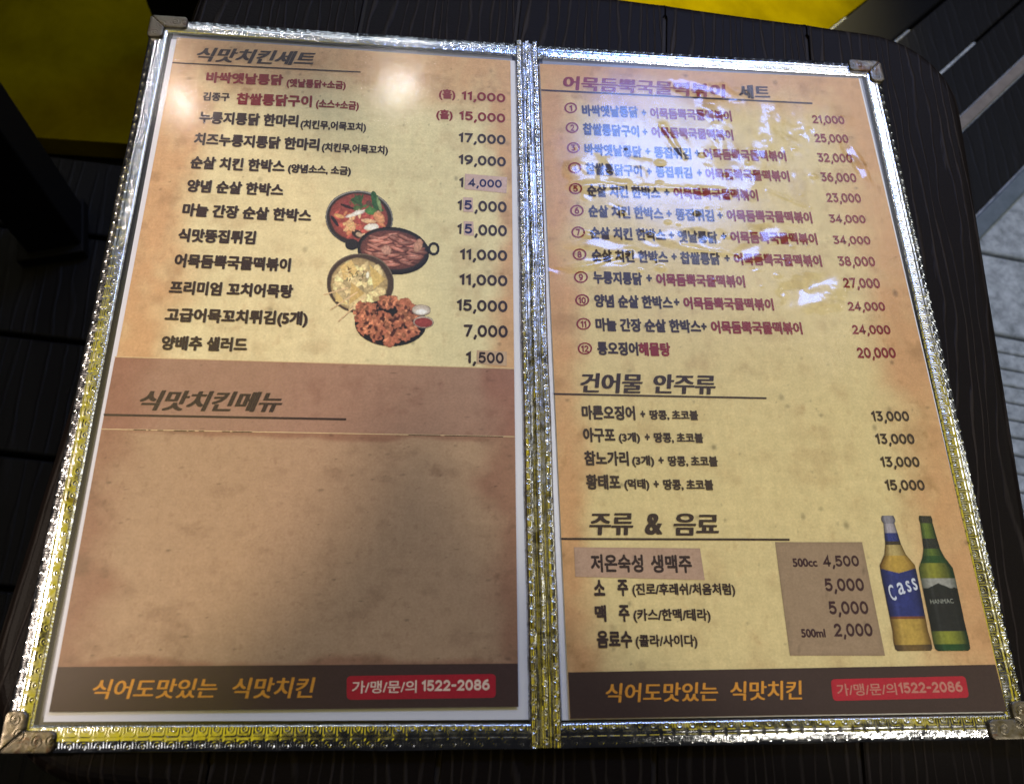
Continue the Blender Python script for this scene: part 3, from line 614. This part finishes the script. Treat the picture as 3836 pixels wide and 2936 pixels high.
c.blob(650, 400, 60, 40, .9, ink(214, 140, 70), 49, .2, .4, False); c.blob(560, 430, 70, 20, .1, ink(222, 170, 110), 50, .3, .4, False); c.blob(580, 485, 62, 30, -.1, ink(232, 220, 200), 51, .3, .2, False)
c.blob(360, 300, 66, 13, .35, ink(44, 22, 22), 52, .1, .3, False); c.blob(250, 430, 60, 15, .95, ink(30, 26, 34), 53, .1, .3, False); c.blob(290, 385, 52, 16, .3, ink(206, 150, 60), 54, .25, .3, False)
c.blob(450, 545, 50, 36, .5, ink(46, 34, 30), 55, .1, .3, False); c.blob(468, 552, 32, 20, .4, ink(180, 150, 110), 56, .1, .3, False)
for k in range(24): c.blob(330 + 90 * rr.random(), 450 + 70 * rr.random(), 16, 9, rr.random() * 3, ink(218, 150 + 30 * rr.random(), 90), 60 + k, .3, .4, False, .2)
c.build('food_picture', L, .00020)['label'] = 'printed picture of a seafood stew pot'
# rice cake pan
c = Canvas(340, 470, 1205, 930, 5)
for hx, hy, rx, ry in ((402, 640, 62, 52), (1140, 680, 54, 62)):
    d = ell(c.X, c.Y, hx, hy, rx, ry); m = (1 - sstep(.95, 1.03, d))
    if hx > 700: m = m * sstep(.52, .60, d)
    c.blend(m, ink(34, 32, 32))
c.blob(775, 697, 326, 214, .12, ink(28, 26, 26), 1, .0, .2, soft=.012); c.blob(775, 690, 300, 190, .12, ink(46, 40, 38), 2, 0, .1, soft=.02)
c.blob(772, 690, 286, 172, .12, ink(112, 56, 44), 3, .06, .4, soft=.03)
for k in range(95):
    a = rr.random() * 6.28; q = rr.random() ** .55; cx, cy = 772 + 240 * q * math.cos(a), 690 + 138 * q * math.sin(a)
    s_ = .72 + .5 * rr.random(); an = .1 + .7 * (rr.random() - .5)
    c.blob(cx, cy + 7, 74, 17, an, ink(84, 36, 30), k, .1, .2, False, .2); c.blob(cx, cy, 70, 15, an, ink(168 * s_, 92 * s_, 66 * s_), k + 3, .12, .3, False, .15)
    c.blob(cx, cy - 5, 48, 4, an, ink(196 * s_, 132 * s_, 108 * s_), k + 9, .2, .2, False, .5)
c.blob(712, 690, 44, 40, .5, ink(184, 128, 100), 71, .25, .5, False); c.blob(1000, 650, 36, 60, .4, ink(196, 134, 96), 72, .2, .4, False)
c.build('food_picture', L, .000206)['label'] = 'printed picture of rice cakes in a black oval pan'
# fishcake soup
c = Canvas(140, 700, 800, 1350, 5)
c.blob(480, 990, 304, 270, .05, ink(120, 104, 80), 1, 0, .2, soft=.012); c.blob(480, 993, 296, 262, .05, ink(74, 56, 40), 2, 0, .2, soft=.012)
c.blob(470, 1000, 252, 232, .05, ink(178, 150, 84), 3, .05, .3, soft=.03)
for k in range(70):
    a = rr.random() * 6.28; q = rr.random() ** .6; cx, cy = 470 + 215 * q * math.cos(a), 1000 + 195 * q * math.sin(a); s_ = .75 + .45 * rr.random()
    c.blob(cx, cy, 40 + 40 * rr.random(), 14 + 26 * rr.random(), rr.random() * 3, ink(206 * s_, 182 * s_, 112 * s_), k, .3, .35, False, .12)
for (pts, co) in (([(560, 820), (705, 950), (600, 1040)], (206, 172, 66)), ([(300, 840), (400, 780), (470, 900), (330, 960)], (214, 178, 80)), ([(400, 980), (520, 1080), (380, 1180)], (196, 160, 62)), ([(260, 1060), (370, 1180), (260, 1150)], (212, 180, 84))):
    m = np.ones(c.X.shape, bool); n = len(pts)
    for i in range(n):
        (x0, y0), (x1, y1) = pts[i], pts[(i + 1) % n]; m &= ((x1 - x0) * (c.Y - y0) - (y1 - y0) * (c.X - x0)) >= 0
    c.blend(m * .9, np.array(ink(*co)) * (.85 + .3 * fbm(c.X / 20, c.Y / 20, 5))[..., None], False)
for k in range(26): c.blob(350 + 160 * rr.random(), 850 + 110 * rr.random(), 18, 5, rr.random() * 3, ink(*[(96, 96, 50), (226, 200, 130), (120, 84, 44)][k % 3]), k + 80, .3, .3, False, .3)
c.blob(545, 915, 14, 30, .1, ink(232, 226, 190), 33, .2, .1, False); c.blob(487, 862, 22, 22, 0, ink(226, 206, 120), 34, .1, .1, False)
for (x0, y0, x1, y1) in ((150, 1093, 365, 1030), (212, 1225, 450, 1070), (285, 1330, 520, 1110)):
    t = np.clip(((c.X - x0) * (x1 - x0) + (c.Y - y0) * (y1 - y0)) / ((x1 - x0) ** 2 + (y1 - y0) ** 2), 0, 1); d = np.hypot(c.X - x0 - t * (x1 - x0), c.Y - y0 - t * (y1 - y0))
    c.blend(1 - sstep(4, 7, d), ink(214, 178, 118))
c.build('food_picture', L, .000212)['label'] = 'printed picture of fishcake skewer soup'
# fried chicken plate
c = Canvas(415, 1100, 1150, 1570, 5)
c.blob(752, 1345, 324, 212, .03, ink(36, 36, 36), 1, 0, .2, soft=.012); c.blob(752, 1340, 308, 196, .03, ink(26, 25, 25), 2, 0, .1, soft=.012)
pts = [(560, 1210), (700, 1160), (760, 1150), (860, 1180), (940, 1230), (480, 1220), (500, 1300), (520, 1400), (620, 1440), (760, 1500), (870, 1450), (950, 1400), (960, 1330), (700, 1300), (820, 1330), (600, 1330), (700, 1400), (880, 1280)]
for k, (x, y) in enumerate(pts): c.blob(x, y, 72, 56, k, ink(176, 92, 46), k, .5, .5, True, .06)
for k in range(170):
    x, y = pts[rr.integers(len(pts))]; x += 110 * (rr.random() - .5); y += 84 * (rr.random() - .5); s_ = .55 + .65 * rr.random()
    co = (206 * s_, 118 * s_, 60 * s_) if rr.random() < .8 else (92, 40, 26)
    c.blob(x, y, 12 + 16 * rr.random(), 8 + 12 * rr.random(), rr.random() * 3, ink(*co), k, .5, .5, rr.random() < .4, .15)
for k in range(14): c.blob(530 + 340 * rr.random(), 1230 + 220 * rr.random(), 26, 13, rr.random() * 3, ink(74, 32, 22), k + 5, .5, .5, False, .3)
for cx, cy, rx, ry, co in ((1028, 1230, 87, 52, (196, 180, 160)), (1047, 1338, 94, 55, (150, 44, 34))):
    c.blob(cx, cy, rx, ry, .03, ink(110, 96, 84), 1, 0, .2, soft=.02); c.blob(cx, cy - 2, rx - 5, ry - 5, .03, ink(196, 176, 150), 1, 0, .2, soft=.02); c.blob(cx, cy + 3, rx - 12, ry - 12, .03, ink(*co), 4, .03, .25, soft=.05)
c.blob(1026, 1244, 52, 24, 0, ink(226, 222, 210), 9, .2, .1, False)
c.build('food_picture', L, .000218)['label'] = 'printed picture of fried chicken on a black plate with two sauce cups'
# bottles
def bottle(top, bot, hwid, prof, bands, parent, lab, z):
    T = np.array(at(*top)[:2]); B = np.array(at(*bot)[:2]); ax = B - T; Ln = np.linalg.norm(ax); ax /= Ln; sd = np.array([-ax[1], ax[0]]) * -1
    if sd[0] < 0: sd = -sd
    nb, na = 220, 60; b = np.linspace(0, 1, nb); hw = np.interp(b, *zip(*prof)) * hwid
    a = np.linspace(-1, 1, na); Aa, Bb = np.meshgrid(a, b)
    P = T + Bb[..., None] * Ln * ax + (Aa * hw[:, None])[..., None] * sd
    C = np.zeros(Aa.shape + (3,))
    for b0, b1, fn in bands:
        m = ((Bb >= b0) & (Bb < b1)); C[m] = fn(Aa, Bb)[m]
    lum = C.mean(-1, keepdims=True); C = (lum + (C - lum) * .96) * .74 * (.8 + .4 * fbm(Aa * 8 + 20, Bb * 60, 12, 3))[..., None]
    V = np.concatenate([P.reshape(-1, 2), np.full((P.size // 2, 1), z)], 1); q = grid_faces(na, nb)[:, ::-1]
    me = mesh_np('bottle_picture', V, q); set_col(me, np.clip(C.reshape(-1, 3), .003, .86)); o = link('bottle_picture', me, M_INK, parent); o['label'] = lab; return o
def sh(c1, c2, pw=2.0, cx=0.0, tex=.0):
    c1 = np.array(c1); c2 = np.array(c2)
    def f(Aa, Bb):
        t = np.clip(np.abs(Aa - cx), 0, 1) ** (pw * .8); t = t[..., None]; hl = (.35 * np.exp(-((Aa + .48) / .10) ** 2) * (.5 + fbm(Aa * 3, Bb * 16, 8)) + .12 * np.exp(-((Aa - .62) / .06) ** 2))[..., None]; return (c1 * (1 - t) + c2 * t * .7 + hl * (c1 * .6 + .03)) * (1 + tex * (fbm(Aa * 4 + 9, Bb * 30, 3) - .5))[..., None]
    return f
prof1 = [(0, .33), (.03, .40), (.045, .38), (.06, .31), (.14, .38), (.22, .44), (.30, .60), (.38, .98), (.45, 1.0), (.75, .97), (.86, .96), (.94, 1.02), (.985, 1.0), (1, .90)]
def cass(Aa, Bb):
    base = sh((.030, .045, .22), (.010, .014, .07), 3, 0, .3)(Aa, Bb); am = sh((.62, .40, .06), (.20, .09, .012), 2.4)(Aa, Bb)
    v = .405 + .035 * (1 - np.abs(Aa)); return np.where((Bb < v)[..., None], am, base)
bottle((3324, 1931), (3424, 2437), .0083, prof1, [(0, .06, sh((.30, .29, .33), (.10, .09, .12))), (.06, .135, sh((.50, .46, .50), (.16, .14, .16))), (.135, .20, sh((.03, .05, .26), (.01, .015, .08))), (.20, .225, sh((.07, .05, .03), (.03, .02, .02))),
    (.225, .31, sh((.60, .46, .16), (.22, .12, .02))), (.31, .405, sh((.66, .42, .06), (.20, .09, .012), 2.6, .05, .3)), (.405, .755, cass), (.755, .775, sh((.30, .10, .03), (.12, .05, .02))), (.775, .955, sh((.64, .42, .07), (.18, .08, .012), 2.6, .0, .3)), (.955, 1.01, sh((.20, .12, .03), (.08, .05, .03)))],
    R, 'printed picture of a clear beer bottle with a blue label', .00020)
def mount(Aa, Bb):
    v = .545 - .035 * np.clip(1 - np.abs(Aa + .05) * 1.6, 0, 1) + .008 * fbm(Aa * 6 + 5, Bb * 0 + 2, 9)
    return np.where((Bb < v)[..., None], sh((.42, .42, .36), (.12, .14, .10), 3)(Aa, Bb), sh((.020, .024, .020), (.008, .012, .008))(Aa, Bb))
GD = (.012, .05, .015)
bottle((3464, 1932), (3570, 2437), .0079, [(0, .36), (.03, .40), (.05, .37), (.14, .42), (.26, .50), (.32, .66), (.40, 1.0), (.46, 1.02), (.8, 1.0), (.93, 1.03), (.985, 1.0), (1, .86)],
    [(0, .055, sh((.035, .035, .03), (.012, .016, .01))), (.055, .175, sh((.16, .24, .03), GD, 1.2, -.15)), (.175, .255, sh((.03, .035, .03), (.012, .014, .012))), (.255, .31, sh((.14, .22, .03), GD, 1.0, -.1)), (.31, .365, sh((.03, .10, .02), GD)),
     (.365, .475, sh((.34, .34, .03), GD, 1.2, -.15)), (.475, .58, mount), (.58, .86, sh((.022, .024, .021), (.008, .012, .009), 2, 0, .5)), (.86, .95, sh((.32, .34, .03), GD, 1.6, -.1)), (.95, 1.01, sh((.02, .09, .02), (.008, .03, .01)))],
    R, 'printed picture of a green beer bottle with a black label', .00020)
WH = ink(190, 196, 206)
for ch, x0, y0, x1, y1, h in (('C', 3330, 2222, 3352, 2216, 62), ('a', 3360, 2207, 3384, 2200, 46), ('s', 3393, 2198, 3410, 2193, 44), ('s', 3415, 2190, 3433, 2185, 46)):
    put_text('bottle_letter', ch, x0, y0, x1, y1, h, WH, R, off=.01, shear=.2, z=.00026)
put_text('bottle_letter', 'HANMAC', 3484, 2253, 3570, 2250, 17, ink(140, 144, 132), R, off=.0, z=.00026)
# ------------------------------------------------------------------ foil edging: embossed height field strips
def emboss(S, T, W_, seed):
    per = .0053; ph = (S / per) % 1 - .5; ds = ph * per
    h = np.zeros(S.shape)
    for tc_, amp in ((.20, 1.0), (.83, .8)):
        dt = (T - tc_) * W_; r = np.hypot(ds, dt); h += amp * .00010 * np.cos(2 * np.pi * r / .00115) * (1 - sstep(.0013, .0018, r))
        sq = np.maximum(np.abs(ds), np.abs(dt)); h += amp * .00008 * np.exp(-((sq - .0021) / .00022) ** 2)
    for tc_ in (.43, .57):
        dt = (T - tc_) * W_; h += .00009 * np.exp(-(dt / .00022) ** 2) * (np.abs(ds) < .0020)
    return h
def foil_strip(name, p0, p1, inward, W_, parent, seed, mat_=M_FOIL, trim=.0):
    p0 = np.array(p0, float); p1 = np.array(p1, float); d = p1 - p0; Ln = np.linalg.norm(d); d /= Ln; inw = np.array([-d[1], d[0]])
    if np.dot(inw, inward) < 0: inw = -inw
    ns = int(Ln / .00027); nt_ = 36
    S, T = np.meshgrid(np.linspace(trim, Ln - trim, ns), np.linspace(0, 1, nt_))
    base = np.interp(T, [0, .05, .14, .30, .36, .62, .70, .92, 1], [.0012, .0015, .0019, .0023, .0025, .0026, .00255, .0023, .0017])
    wav = (fbm(S * 60, T * 2, seed, 2) - .5) * .00045 + (fbm(S * 420, T * 7, seed + 3, 2) - .5) * .00004
    edge = sstep(0, .12, T)
    H = -.0022 + base + (emboss(S, T, W_, seed) + wav) * edge
    wob = (fbm(S * 40, S * 0 + 3, seed + 8) - .5) * .0009 * (1 - T)
    P = p0 + S[..., None] * d + (T * W_ + wob)[..., None] * inw
    V = np.concatenate([P, H[..., None]], -1).reshape(-1, 3)
    # skirt down to the table on the outer side
    sk = V[:ns].copy(); sk[:, 2] = ZT + .0002; V = np.concatenate([V, sk])
    F = grid_faces(ns, nt_); b = nt_ * ns; i = np.arange(ns - 1); Sk = np.stack([i + 1, i, b + i, b + i + 1], -1)
    F = np.concatenate([F, Sk]); c = np.cross(np.append(d, 0), np.append(inw, 0))
    if c[2] < 0: F = F[:, ::-1]
    return link(name, mesh_np(name, V, F, True), mat_, parent)
FW = .0096
for Q, side in ((LQ, 0), (RQ, 1)):
    cen = bil(Q, .5, .5)
    for a, b in (((0, 1), (3, 2), (0, 3)) if side == 0 else ((0, 1), (3, 2), (1, 2))):
        foil_strip('frame_edge', Q[a], Q[b], cen - (Q[a] + Q[b]) / 2, FW, menu, 17 + 5 * a + 11 * b + 31 * side, trim=.001 if (a, b) in ((0, 1), (3, 2)) else .004)
# spine: two embossed bands and a crumpled middle
def spine():
    T0 = at(1972, 158)[:2]; B0 = at(2046, 2800)[:2]; d = B0 - T0; Ln = np.linalg.norm(d); d /= Ln; sd = np.array([-d[1], d[0]]); sd = sd if sd[0] > 0 else -sd
    ns, nx = int(Ln / .00028), 56; W_ = .0134
    S, T = np.meshgrid(np.linspace(0, Ln, ns), np.linspace(-.5, .5, nx)); x = T * W_
    prof = np.interp(x * 1000, [-6.7, -6.2, -5.4, -3.6, -2.6, -1.6, -.6, .4, 1.2, 1.8, 2.4, 3.2, 5.4, 6.3, 6.7], [-1.2, .1, .8, 1.15, .3, -.5, .6, .7, .5, -.9, -.6, .6, .9, .3, -1.2]) / 1000
    per = .0053; h = 0
    for cx, am in ((-.0046, 1), (.0045, 1), (.0000, .6)):
        ds = (((S + .3 * cx) / per) % 1 - .5) * per; r = np.hypot(ds, x - cx); h = h + am * .00016 * np.cos(2 * np.pi * r / .0011) * (1 - sstep(.0012, .0017, r))
    cr = (fbm(S * 90, x * 700, 61, 4, .55) - .5) * .0009 * np.exp(-(x / .0042) ** 2) + (fbm(S * 600, x * 900, 71, 2) - .5) * .00008
    lanes = (fbm(S * 14, x * 2600, 81, 3) - .5) * .0010 * np.exp(-(x / .0036) ** 2)
    Z = prof + h + cr + lanes
    wob = (fbm(S * 22, S * 0, 91) - .5) * .0008
    P = T0 + S[..., None] * d + (x + wob)[..., None] * sd
    V = np.concatenate([P, Z[..., None]], -1).reshape(-1, 3)
    F = grid_faces(ns, nx)[:, ::-1]
    me = mesh_np('spine', V, F, True)
    nz = me.polygons[10].normal.z
    if nz < 0: me.flip_normals()
    o = link('spine', me, M_SPINE, menu); o['label'] = 'crumpled silver foil spine between the two pages'
spine()
# corner caps
def cap(corner, dx, dy, seed, lx=.0195, ly=.0150):
    corner = np.array(corner); dx = dx / np.linalg.norm(dx); dy = dy / np.linalg.norm(dy); st = .00028; wd = .0098; o_ = -.0007
    nx = int((lx + .0014) / st); ny = int((ly + .0014) / st)
    X, Y = np.meshgrid(np.linspace(o_, lx, nx), np.linspace(o_, ly, ny))
    # signed distance inside an L with a rounded outer corner and rounded leg ends
    def box(x, y, x0, y0, x1, y1, r): 
        cx, cy, hx, hy = (x0 + x1) / 2, (y0 + y1) / 2, (x1 - x0) / 2 - r, (y1 - y0) / 2 - r
        qx, qy = np.abs(x - cx) - hx, np.abs(y - cy) - hy; return -(np.hypot(np.maximum(qx, 0), np.maximum(qy, 0)) + np.minimum(np.maximum(qx, qy), 0) - r)
    D = np.maximum(box(X, Y, o_, o_, lx, wd * .82, .0026), box(X, Y, o_, o_, wd * .82, ly, .0026))
    h = .0013 + .0006 * np.clip(1 - (np.clip(1 - D / .0022, 0, 1)) ** 2, 0, 1) ** .5
    sc = np.zeros(X.shape)
    for cx, cy, r in ((.0130, .0038, .0024), (.0180, .0038, .0024), (.0038, .0115, .0024), (.0038, .0160, .0024), (.0062, .0062, .0026)):
        q = np.hypot(X - cx, Y - cy); an = np.arctan2(Y - cy, X - cx); sc += .00009 * np.cos(2 * np.pi * (q / .0014) + an) * (1 - sstep(r * .8, r, q))
    h += sc + (fbm(X * 900, Y * 900, seed) - .5) * .00012 - .0006 * np.exp(-((X - Y) / .0004) ** 2) * (X < .008)
    keep = D > 0; Z = np.where(D < .0004, h - .004, h)
    q = grid_faces(nx, ny); kf = keep.reshape(-1)[q].sum(1) >= 3; q = q[kf]; u_ = np.unique(q); idx = -np.ones(keep.size, int); idx[u_] = np.arange(len(u_))
    P = corner + X[..., None] * dx + Y[..., None] * dy
    V = np.concatenate([P, Z[..., None]], -1).reshape(-1, 3)[u_]
    me = mesh_np('corner_cap', V, idx[q], True)
    if np.cross(dx, dy) < 0: me.flip_normals()
    return link('corner_cap', me, M_CAP, menu)
cap(LQ[0], LQ[1] - LQ[0], LQ[3] - LQ[0], 1); cap(LQ[3], LQ[2] - LQ[3], LQ[0] - LQ[3], 2); cap(RQ[1], RQ[0] - RQ[1], RQ[2] - RQ[1], 3); cap(RQ[2], RQ[3] - RQ[2], RQ[1] - RQ[2], 4)
# ------------------------------------------------------------------ clear film over each page, with bubbles and dents
def tilt(P, target):
    v = CAM - P; v /= np.linalg.norm(v); l = target - P; l /= np.linalg.norm(l); n = v + l; n /= np.linalg.norm(n); return -n[:2] / n[2]
# pressed areas: pixel centre, radii in mm, rotation, lamp they face, strength
DENTS = [
 ((2660, 350), 17, 4.5, -.1, 'led', 1), ((3190, 590), 3.2, 7, .5, 'led', 1), ((3225, 650), 2.6, 8, .35, 'led', 1), ((2545, 545), 5, 8, .6, 'led', 1),
 ((2190, 640), 10, 7, .2, 'led', .9), ((2330, 640), 14, 6, 0, 'led', 1), ((2480, 660), 12, 6, -.1, 'led', 1), ((2250, 705), 13, 3.5, .1, 'led', 1),
 ((2260, 920), 12, 3.5, .1, 'led', 1), ((2230, 990), 13, 3.2, .25, 'led', 1), ((2350, 960), 8, 3, 0, 'led', .9), ((2440, 918), 5, 2.4, -.2, 'led', 1), ((2070, 1020), 5, 1.6, 0, 'led', 1),
 ((2890, 880), 9, 5, -.2, 'led', .9), ((2790, 960), 9, 3.5, .2, 'led', .9), ((3030, 1110), 13, 7, -.15, 'led', 1), ((3085, 1070), 9, 6, .1, 'led', .8), ((2825, 1017), 3.4, 1.1, 0, 'led', 1),
 ((2302, 780), 3, 1.1, -.2, 'led', 1), ((2200, 745), 2.6, 1.7, 0, 'led', 1),
 ((2800, 440), 22, 9, -.3, 'cream', 1), ((2780, 530), 13, 16, .3, 'cream', 1), ((3030, 480), 11, 16, -.6, 'cream', 1), ((3000, 600), 12, 22, -.25, 'cream', 1), ((2890, 700), 17, 9, .1, 'cream', 1), ((2690, 600), 8, 9, 0, 'cream', .9), ((3110, 455), 12, 3.6, -.05, 'cream', 1),
 ((2950, 880), 12, 4, 0, 'cream', .7), ((2560, 900), 14, 5, .1, 'cream', .6)]
TG = {'led': LED, 'cream': CREAM}
def film_h(X, Y):
    H = (fbm(X * 22 + 5, Y * 22 + 5, 301, 2) - .5) * .0005
    for k, (pc, rx, ry, rot, tg, st) in enumerate(DENTS):
        P = at(*pc); g_ = tilt(P, TG[tg]) * st; rx *= .001; ry *= .001
        c_, s_ = math.cos(rot), math.sin(rot); dx, dy = X - P[0], Y - P[1]
        sel = (np.abs(dx) < 2.2 * max(rx, ry)) & (np.abs(dy) < 2.2 * max(rx, ry)); a = dx[sel]; b = dy[sel]
        d = np.hypot((a * c_ + b * s_) / rx, (-a * s_ + b * c_) / ry) + (fbm(a * 150 + k, b * 150, 400 + k, 2) - .5) * 1.0
        H[sel] += (g_[0] * a + g_[1] * b) * (1 - sstep(.35, 1.5, d))
    r = np.random.default_rng(21)
    for k in range(46):       # small air bubbles under the film
        q = at(2150 + 900 * r.random() ** 1.2, 560 + 520 * r.random()); s = .0008 + .0022 * r.random() ** 2
        d = np.hypot((X - q[0]) / (s * 1.4), (Y - q[1]) / s); H += s * .16 * np.clip(1 - d * d, 0, 1) ** 2
    # wrinkles
    for (a, b, wd, am) in (((2150, 700), (2700, 720), .0016, .0003), ((2480, 480), (2560, 600), .0016, .00035), ((2550, 930), (2760, 960), .0014, .0003), ((2180, 1010), (2360, 950), .0012, .0003), ((2870, 720), (3010, 780), .0012, .00025), ((2900, 400), (2820, 700), .004, .0004)):
        A_, B_ = at(*a)[:2], at(*b)[:2]; t = np.clip(((X - A_[0]) * (B_ - A_)[0] + (Y - A_[1]) * (B_ - A_)[1]) / np.sum((B_ - A_) ** 2), 0, 1)
        d = np.hypot(X - A_[0] - t * (B_ - A_)[0], Y - A_[1] - t * (B_ - A_)[1]) + (fbm(X * 180, Y * 180, 77) - .5) * .003; H += am * np.exp(-(d / wd) ** 2)
    return H
def film_l(X, Y): return (fbm(X * 9 + 2, Y * 9 + 8, 321, 2) - .5) * .0006
sheet('clear_film', inset(LQ, .0088, .0015, .0085, .0088), .0016, M_FILM, menu, 120, 220, zf=film_l)
sheet('clear_film', inset(RQ, .0015, .0088, .0085, .0088), .0016, M_FILM, menu, 520, 940, zf=film_h)
